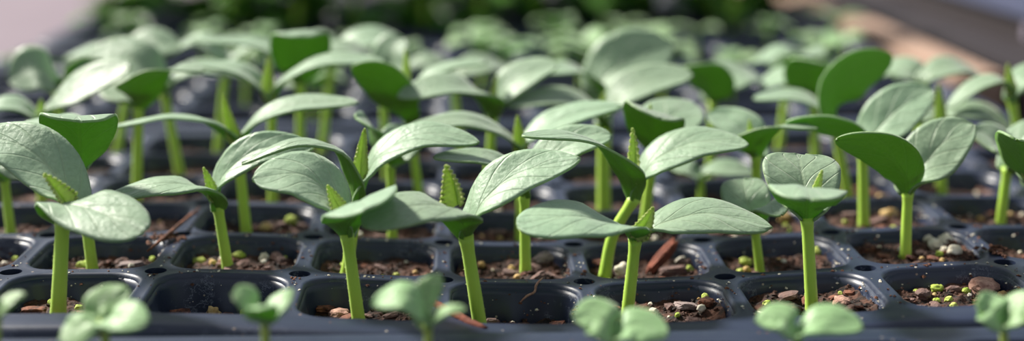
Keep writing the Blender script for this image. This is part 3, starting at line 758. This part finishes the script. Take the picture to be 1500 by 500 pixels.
seedling(1, 770, (768, 284), [([(756, 258), (732, 238), (695, 229), (636, 230)], (.0, .02, .02, .0), .16, 6),
    ([(778, 262), (796, 236), (840, 208), (895, 198)], (.05, .08, .1, .1), .19, 26)], ((770, 275), (757, 232), .07, 10), .042,
    'straight-stemmed second-row seedling right of the centre, leaf rising to the right', hairs=80, group=G0)
seedling(1, 885, (930, 290), [([(922, 250), (890, 215), (835, 196), (765, 197)], (-.12, -.26, -.36, -.42), .148, 4, D(cup=-.05, f0=-55)),
    ([(942, 256), (964, 230), (1020, 207), (1096, 211)], (.06, .08, .1, .02), .205, 24, D(cup=0, blunt=.65))], ((930, 268), (924, 189), .1, -35), .046,
    'second-row seedling with a thick curved stem and a pointed netted bud', mid=(898, 345), hairs=100, group=G0)
seedling(1, 1115, (1106, 336), [([(1100, 312), (1092, 285), (1088, 262)], (.06, .14, .28), .185, 10, D(blunt=.35)),
    ([(1110, 312), (1128, 298), (1144, 314)], (-.06, -.16, -.32), .16, 20)], None, .036,
    'short second-row seedling with two small crumpled blue-green leaves', hairs=60, group=G0)
seedling(1, 1325, (1330, 282), [([(1326, 256), (1305, 228), (1270, 212), (1226, 202)], (-.1, -.24, -.34, -.42), .18, -38, D(cup=.1, f0=-40)),
    ([(1340, 262), (1356, 236), (1384, 206), (1425, 182)], (.08, .15, .2, .24), .22, 34, D(cup=.05))], ((1332, 265), (1330, 228), .05, 0), .042,
    'second-row right seedling, leaves opened in a V, left one showing its underside', hairs=80, group=G0)
seedling(1, 1522, (1512, 266), [([(1506, 240), (1498, 214), (1488, 202)], (-.16, -.34, -.5), .24, 0, D(roll=12, cup=.2)),
    ([(1530, 235), (1560, 205), (1590, 200)], (.1, .2, .3), .24, 20)], ((1508, 262), (1496, 246), .05, 0), .04,
    'seedling cut by the right edge, dark green leaf underside in view', group=G0)
# third row
seedling(2, 18, (6, 262), [([(10, 244), (20, 238), (30, 262)], (-.1, -.2, -.3), .16, 20), ([(-10, 240), (-40, 220), (-70, 215)], (.05, .1, .2), .2, 20)], None, .04,
    'seedling cut by the left edge behind the leftmost front seedling', group=G0)
seedling(2, 362, (349, 226), [([(338, 200), (310, 177), (250, 166), (168, 184)], (-.04, -.06, -.06, .0), .135, -4, D(cup=-.15, f0=-50)),
    ([(358, 200), (380, 172), (435, 152), (523, 149)], (.03, .05, .06, .0), .16, 14)], ((348, 215), (328, 138), .1, 20, D(fold=75)), .046,
    'third-row seedling with very thin arching left leaf and tall pointed bud', hairs=40, group=G0)
seedling(2, 575, (572, 240), [([(562, 212), (548, 186), (522, 172)], (-.1, -.22, -.3), .25, 26), ([(582, 218), (592, 200), (604, 186)], (.05, .15, .3), .18, 20)], None, .04,
    'third-row seedling with a glossy highlight on its broad leaf', group=G0)
seedling(2, 762, (763, 232), [([(752, 206), (728, 186), (675, 172), (600, 183)], (-.02, -.06, -.1, -.12), .165, 10, D(cup=-.05)),
    ([(774, 206), (800, 182), (850, 164), (910, 154)], (.04, .08, .1, .1), .17, 16)], ((764, 228), (758, 170), .1, 0), .044,
    'third-row seedling near the middle, leaves spread evenly around a stout pale bud', group=G0)
seedling(2, 940, (958, 218), [([(956, 196), (957, 172), (960, 163), (966, 172)], (-.1, -.28, -.42, -.6), .25, 0, D(roll=18, cup=.08, blunt=.42)),
    ([(970, 186), (990, 164), (1012, 148)], (.15, .3, .5), .26, 15, D(cup=.0))], ((960, 195), (953, 153), .05, 0), .044,
    'third-row seedling with one dark cupped leaf and one pale leaf behind it', group=G0)
seedling(2, 1108, (1108, 228), [([(1104, 204), (1120, 190), (1152, 184), (1196, 187)], (-.12, -.26, -.36, -.42), .2, -2, D(cup=.05, f0=-50)),
    ([(1100, 202), (1080, 182), (1038, 166)], (.12, .22, .34), .19, 20)], ((1104, 205), (1098, 176), .05, 0), .044,
    'third-row seedling with a flat leaf held out right, dark underside below it', group=G0)
seedling(2, 1265, (1264, 222), [([(1256, 206), (1230, 190), (1195, 180), (1152, 177)], (-.1, -.18, -.24, -.28), .18, -26),
    ([(1278, 200), (1296, 178), (1326, 152), (1366, 132)], (.08, .12, .16, .2), .22, 36)], ((1262, 208), (1258, 184), .05, 0), .046,
    'third-row right seedling with a broad pale leaf rising steeply to the right', group=G0)
seedling(2, 1464, (1476, 246), [([(1474, 222), (1456, 204), (1426, 194)], (-.02, .02, .04), .22, 24), ([(1490, 220), (1520, 195), (1560, 190)], (.05, .1, .1), .2, 20)], None, .044,
    'third-row seedling leaning at the far right above the brown twig stub', group=G0)
# fourth row
seedling(3, 200, (203, 156), [([(204, 132), (220, 112), (250, 100), (297, 103)], (-.16, -.32, -.42, -.48), .24, 2, D(cup=.1, f0=-60)), ([(190, 140), (170, 125), (150, 120)], (.15, .3, .4), .2, 20)], None, .046,
    'fourth-row left seedling with a glossy dark underside and straight stem', group=G0)
seedling(3, 62, (62, 180), [([(74, 160), (96, 140), (140, 116), (191, 97)], (.0, .02, .02, .02), .22, 30), ([(40, 160), (10, 152), (-30, 160)], (-.05, -.1, -.1), .18, 10)], ((62, 172), (60, 146), .07, 0), .044,
    'fourth-row seedling at far left with a broad pale leaf rising right', group=G0)
seedling(3, 400, (398, 155), [([(384, 126), (350, 102), (286, 92)], (.0, .02, .05), .16, 8), ([(408, 128), (430, 108), (480, 88), (564, 89)], (.0, .02, .02, .0), .16, 10)], ((396, 150), (394, 84), .1, 0, D(fold=88)), .044,
    'fourth-row seedling with an upright yellowish bud and a long arched right leaf', group=G0)
seedling(3, 617, (600, 180), [([(580, 145), (552, 112), (516, 96)], (-.2, -.36, -.5), .2, -34), ([(620, 120), (662, 96), (712, 92)], (.05, .1, .1), .16, 4)], ((596, 120), (594, 72), .06, 0), .042,
    'fourth-row seedling left of centre with a large dark underside', group=G0)
seedling(3, 712, (722, 172), [([(716, 148), (696, 130), (650, 124), (582, 141)], (-.14, -.26, -.36, -.4), .2, 18, D(f0=-50)), ([(732, 146), (748, 122), (780, 104), (816, 95)], (.04, .06, .1, .1), .2, 26)], ((722, 160), (728, 112), .06, 0), .044,
    'fourth-row seedling near the middle with a blunt pale leaf pointing left', group=G0)
seedling(3, 885, (884, 186), [([(872, 162), (845, 146), (800, 142), (743, 154)], (-.02, -.04, -.06, -.08), .185, 15), ([(894, 160), (914, 134), (956, 116), (1014, 107)], (.04, .06, .1, .1), .22, 26)], ((882, 175), (886, 134), .07, 0), .062,
    'fourth-row seedling with the thickest stem, right of the middle', group=G0)
seedling(3, 1027, (1027, 258), [([(1040, 250), (1070, 246), (1104, 254)], (.0, .0, .0), .13, 22), ([(1012, 248), (998, 243), (980, 240)], (.0, .05, .1), .12, 20)], None, .034,
    'short fourth-row seedling with narrow low leaves, right of the middle', group=G0)
seedling(3, 1243, (1222, 184), [([(1222, 152), (1250, 112), (1306, 84)], (-.1, -.14, -.1), .23, -62, D(cup=.1)), ([(1202, 158), (1162, 140), (1103, 144)], (.05, .1, .1), .18, 6)], None, .046,
    'fourth-row seedling with leaning stem and tall dark green leaf held upright', group=G0)
seedling(3, 1380, (1379, 186), [([(1394, 168), (1440, 164), (1484, 192)], (.0, -.05, -.1), .18, 16), ([(1366, 172), (1340, 168), (1318, 178)], (.1, .15, .2), .18, 10)], ((1378, 182), (1376, 124), .085, 0, D(fold=88)), .042,
    'fourth-row right seedling with a cone-like pale bud standing above its leaves', group=G0)
seedling(3, 1486, (1482, 146), [([(1470, 118), (1432, 124), (1386, 158)], (.0, .0, .0), .14, 8), ([(1496, 118), (1530, 100), (1570, 96)], (.0, .1, .1), .18, 10)], ((1481, 140), (1477, 94), .085, 0, D(fold=88)), .042,
    'tall fourth-row seedling at the right edge with a narrow drooping left leaf', group=G0)
# fifth row
seedling(4, 266, (240, 134), [([(226, 112), (190, 84), (128, 80)], (-.05, .0, .1), .26, 34), ([(262, 110), (300, 98), (352, 112)], (.0, .05, .1), .2, 12)], None, .046,
    'fifth-row seedling with a slanting stem behind the glossy dark underside', group=G0)
seedling(4, 440, (440, 122), [([(440, 92), (440, 56), (438, 44), (438, 52)], (-.12, -.34, -.46, -.65), .27, 0, D(cup=-.08, blunt=.5)), ([(425, 88), (370, 62), (280, 58)], (.1, .15, .2), .17, 6)], ((432, 100), (420, 56), .07, 20), .046,
    'fifth-row seedling with a dark hooded leaf towards the camera', group=G0)
seedling(4, 568, (560, 122), [([(540, 86), (500, 68), (440, 84)], (-.05, -.1, -.1), .18, 10), ([(570, 96), (576, 70), (592, 56)], (.0, .05, .1), .22, 30)], None, .042,
    'fifth-row seedling behind the large dark underside left of centre', group=G0)
seedling(4, 886, (890, 145), [([(880, 118), (930, 82), (984, 66)], (.0, .1, .2), .32, 46), ([(870, 118), (840, 100), (802, 106)], (-.1, -.2, -.3), .2, 10)], None, .044,
    'fifth-row seedling with the broadest pale leaf, right of the middle', group=G0)
seedling(4, 1040, (1044, 148), [([(1040, 120), (1024, 100), (1000, 96)], (-.2, -.3, -.4), .24, -10), ([(1056, 122), (1080, 106), (1112, 112)], (.1, .2, .3), .24, 20)], None, .042,
    'fifth-row seedling with leaves overlapping, above the short low-leaved one', group=G0)
seedling(4, 1196, (1190, 140), [([(1188, 118), (1194, 98), (1206, 92)], (-.15, -.3, -.5), .26, 0, D(roll=10, cup=.15)), ([(1176, 118), (1150, 112), (1112, 128)], (.1, .2, .2), .22, 20)], None, .042,
    'fifth-row seedling behind the tall upright dark leaf', group=G0)
seedling(4, 1340, (1352, 128), [([(1362, 110), (1400, 96), (1440, 112)], (.0, .05, .1), .2, 14), ([(1336, 108), (1312, 100), (1290, 110)], (.1, .2, .2), .22, 20)], None, .04,
    'fifth-row seedling at right in front of the timber rail', group=G0)
seedling(4, 96, (84, 130), [([(74, 112), (50, 100), (14, 118)], (-.1, -.2, -.2), .26, 40), ([(100, 104), (124, 88), (160, 90)], (.05, .05, .1), .2, -10)], None, .044,
    'fifth-row seedling at far left, broad pale leaf hanging left', group=G0)
# sixth row
seedling(5, 170, (190, 112), [([(200, 84), (226, 64), (262, 66)], (.0, .05, .1), .26, 30), ([(170, 92), (140, 74), (96, 84)], (.0, .05, .1), .22, 10)], None, .044,
    'sixth-row seedling at left, two pale leaves spread out', group=G0)
seedling(5, 318, (330, 104), [([(318, 80), (290, 58), (236, 84)], (.0, .05, .1), .18, 12), ([(346, 84), (380, 64), (430, 76)], (.0, .05, .1), .18, 4)], None, .042,
    'sixth-row seedling with thin arching leaves at left of centre', group=G0)
seedling(5, 470, (486, 96), [([(500, 72), (540, 54), (592, 60)], (.0, .05, .1), .22, 18), ([(470, 72), (452, 58), (430, 62)], (.1, .2, .3), .22, 18)], None, .042,
    'sixth-row seedling with an arching leaf reaching right, left of centre', group=G0)
seedling(5, 668, (664, 122), [([(650, 104), (620, 92), (590, 100)], (.0, .05, .1), .2, 18), ([(680, 104), (712, 92), (750, 104)], (.1, .2, .3), .2, 18)], None, .04,
    'sixth-row seedling in the middle with leaves held level', group=G0)
seedling(5, 1140, (1156, 106), [([(1160, 88), (1180, 76), (1208, 80)], (-.2, -.3, -.4), .24, 8), ([(1146, 92), (1130, 80), (1100, 92)], (.1, .2, .3), .22, 18)], None, .042,
    'sixth-row seedling at right with a folded pale leaf', group=G0)

# ------------------------------------------------------------------ small seedlings of the nearest tray
GF = 'small blurred seedlings in the nearest tray'
zf = -.17 * P
def small(bx, top, leaves, lab, rr=-2.06, rad=.028):
    seedling(0, bx, top, leaves, None, rad, lab, kind=1, group=GF, r_=rr, zs=zf, name='small_seedling', seed=int(bx))
small(168, (150, 468), [([(142, 450), (160, 436), (190, 424)], (.05, .1, .15), .12, 30), ([(160, 462), (184, 462), (214, 470)], (-.05, -.1, -.15), .14, 32), ([(132, 468), (112, 482), (88, 496)], (-.05, -.1, -.12), .13, 25)],
      'blurred small seedling at the lower left with three pale leaflets')
small(392, (388, 468), [([(376, 452), (360, 436), (342, 432)], (-.02, -.05, -.08), .13, 40), ([(400, 452), (412, 436), (424, 424)], (.0, .05, .1), .09, 8), ([(386, 456), (384, 448), (386, 450)], (-.1, -.2, -.3), .1, 0)],
      'blurred small seedling in front of the empty front cell')
small(632, (626, 474), [([(616, 452), (590, 430), (546, 446)], (.0, .0, .0), .13, 30), ([(616, 448), (628, 424), (646, 406)], (.05, .1, .15), .1, 30), ([(640, 462), (658, 452), (680, 450)], (-.02, -.05, -.05), .07, 20)],
      'blurred small seedling with pale heart-shaped leaf below the crumpled young leaf')
small(900, (900, 496), [([(890, 476), (870, 462), (842, 462)], (.0, .05, .05), .17, 34), ([(915, 480), (940, 476), (976, 488)], (.0, .0, -.05), .15, 36)],
      'blurred small seedling overlapping the front rim below the winged seedling')
small(1168, (1168, 492), [([(1155, 474), (1140, 464), (1108, 470)], (.0, .05, .05), .13, 34), ([(1184, 476), (1216, 466), (1262, 478)], (.0, .0, -.05), .13, 36)],
      'blurred small seedling with two rounded leaves below the cupped seedling')
small(1474, (1470, 476), [([(1460, 458), (1448, 448), (1434, 440)], (.0, .05, .05), .15, 34), ([(1482, 460), (1496, 448), (1516, 442)], (.0, .0, -.05), .14, 36)],
      'blurred small seedling at the lower right corner')
small(-8, (-4, 456), [([(6, 446), (18, 434), (34, 432)], (.0, .05, .05), .08, 10), ([(-14, 446), (-30, 436), (-50, 438)], (.0, .0, .05), .1, 20)],
      'blurred small seedling poking in at the left edge')

# ------------------------------------------------------------------ trays behind: small seedlings, then leafy plants
def copy_tree(o, parent=None):
    c = o.copy(); C.objects.link(c)
    if parent is not None: c.parent = parent
    for ch in list(o.children): copy_tree(ch, c)
    return c
def proto_plant(name, h, leaf_l, leaf_w, nl, seed, mats, rad=.03, tiers=1):
    rnd = random.Random(seed); root = empty(name, (0, 0, 0)); b = Vector()
    tp = Vector((rnd.uniform(-.05, .05) * P, 0, h * P))
    make_stem(root, b, [b, tp * .5 + Vector((.02 * P, 0, 0)), tp], rad * P, rad * .7 * P, 0, M_STEM, seed)
    for t in range(tiers):
        zt = h * P * (1 - .3 * t)
        for q in range(nl):
            a = 2 * PI * q / nl + rnd.uniform(-.3, .3) + t * .8
            d = Vector((math.cos(a), math.sin(a), 0)); l = leaf_l * P * rnd.uniform(.85, 1.15)
            s = tp * (1 - .3 * t)
            up = rnd.uniform(.25, .7)
            make_leaf(root, b, [s - Vector((0, 0, .03 * P)), s + d * l * .25 + Vector((0, 0, l * up * .6)), s + d * l * .65 + Vector((0, 0, l * up * .8)), s + d * l + Vector((0, 0, l * up * .5))], leaf_w * P, rnd.uniform(-10, 10), mats=mats, seed=seed * 9 + q + t * 5, nu=14, nv=8, name='leaf')
    return root
pr = [proto_plant('small_seedling', h, .42, .16, 2 + (s % 2), 40 + s, [M_STOP, M_BOT, M_RIM], .026, 1 + (s > 2)) for s, h in enumerate((.42, .5, .6, .55, .7))]
used = set(); rnd = random.Random(77)
for i in range(6):
    for j in range(-3, 9):
        if rnd.random() < (.62 if j > 5 else .5): continue
        if i == 0 and rnd.random() < .6: continue
        idx = rnd.randrange(5); o = pr[idx] if idx not in used else copy_tree(pr[idx]); used.add(idx)
        o.location = W(j + .5 + rnd.uniform(-.15, .15), R2 + .5 + i + rnd.uniform(-.12, .12), -.15 * P)
        s = rnd.uniform(.85, 1.15) * (1 if i < 3 else .85); o.scale = (s, s, s); o.rotation_euler = (0, 0, rnd.uniform(0, 6.3))
        tag(o, 'small pale seedling in the tray behind, %s row, %s cell from left' % (('nearest', 'second', 'third', 'fourth', 'fifth', 'farthest')[i], NTH[j + 3]), 'seedling', 'small seedlings in the %s row of the tray behind' % ('nearest', 'second', 'third', 'fourth', 'fifth', 'farthest')[i])
pr = [proto_plant('leafy_plant', h, .85, .3, 3, 60 + s, [M_SHADETONE, M_BOT, M_SHADETONE], .055, 4) for s, h in enumerate((1.5, 1.8, 2.1, 1.7))]
used = set()
for i in range(6):
    for j in range(-3, 9):
        if i < 1 or rnd.random() < .28: continue
        idx = rnd.randrange(4); o = pr[idx] if idx not in used else copy_tree(pr[idx]); used.add(idx)
        o.location = W(j + .5 + rnd.uniform(-.2, .2), R3 + .5 + i + rnd.uniform(-.12, .12), -.15 * P)
        s = rnd.uniform(.85, 1.15); o.scale = (s, s, s); o.rotation_euler = (0, 0, rnd.uniform(0, 6.3))
        tag(o, 'blurred leafy plant in the farthest tray, %s row, %s cell from left' % (('nearest', 'second', 'third', 'fourth', 'fifth', 'last')[i], NTH[j + 3]), 'plant', 'leafy plants in the %s row of the farthest tray' % ('nearest', 'second', 'third', 'fourth', 'fifth', 'last')[i])

# ------------------------------------------------------------------ ribbed crate beyond the rail
m, N, L, B = new_mat('dark_brown_crate'); B.inputs['Base Color'].default_value = lin((36, 27, 30)); B.inputs['Roughness'].default_value = .6; M_CR = m
m, N, L, B = new_mat('blue_grey_lid'); B.inputs['Base Color'].default_value = lin((80, 86, 112)); B.inputs['Roughness'].default_value = .45; M_LID = m
lc = W(13, 14, ZB); root = empty('ribbed_crate', lc)
beam('crate_body', 10.3, 11.6, 4.0, 24, ZB, .05 * P, M_CR, .002, root, lc)
beam('crate_wall', 11.6, 16, 4.0, 24, ZB, .32 * P, M_CR, .002, root, lc)
for q in range(39):
    beam('rib', 10.2, 10.31, 4.2 + q * .5, 4.38 + q * .5, ZB + .002, .03 * P, M_CR, .001, root, lc)
tag(beam('rim', 11.5, 16.1, 3.9, 24.1, .32 * P, .95 * P, M_LID, .003, root, lc), 'blue-grey rim')
tag(root, 'dark ribbed plastic crate with a blue-grey rim beyond the timber rail', 'crate')
bm = bmesh.new(); bmesh.ops.create_cone(bm, cap_ends=True, segments=40, radius1=.12 * P, radius2=.11 * P, depth=.05 * P)
bmesh.ops.rotate(bm, verts=bm.verts, matrix=Matrix.Rotation(PI / 2, 3, 'Y'))
bmesh.ops.translate(bm, verts=bm.verts, vec=W(11.57, 11.6, .19 * P) - lc)
me = bpy.data.meshes.new('round_cap'); bm.to_mesh(me); bm.free()
m, N, L, B = new_mat('pale_cap'); B.inputs['Base Color'].default_value = lin((150, 142, 160)); me.materials.append(m)
o = bpy.data.objects.new('round_cap', me); C.objects.link(o); o.parent = root; o['label'] = 'pale round cap'
# black sheet added under the trays to darken the backdrop
V = [W(k, r, ZB + z) for z in (.0006, .0014) for (k, r) in ((-3.6, -9), (9.4, -9), (9.4, 40), (-3.6, 40))]
m, N, L, B = new_mat('black_darkening_sheet'); B.inputs['Base Color'].default_value = lin((26, 24, 28)); B.inputs['Roughness'].default_value = .8
c0 = W(3, 10, ZB)
tag(mesh('darkening_sheet', V, [(3, 2, 1, 0), (4, 5, 6, 7), (0, 1, 5, 4), (1, 2, 6, 5), (2, 3, 7, 6), (3, 0, 4, 7)], m, None, c0, smooth=False), 'black sheet added under all the trays to darken the backdrop', 'darkening sheet')
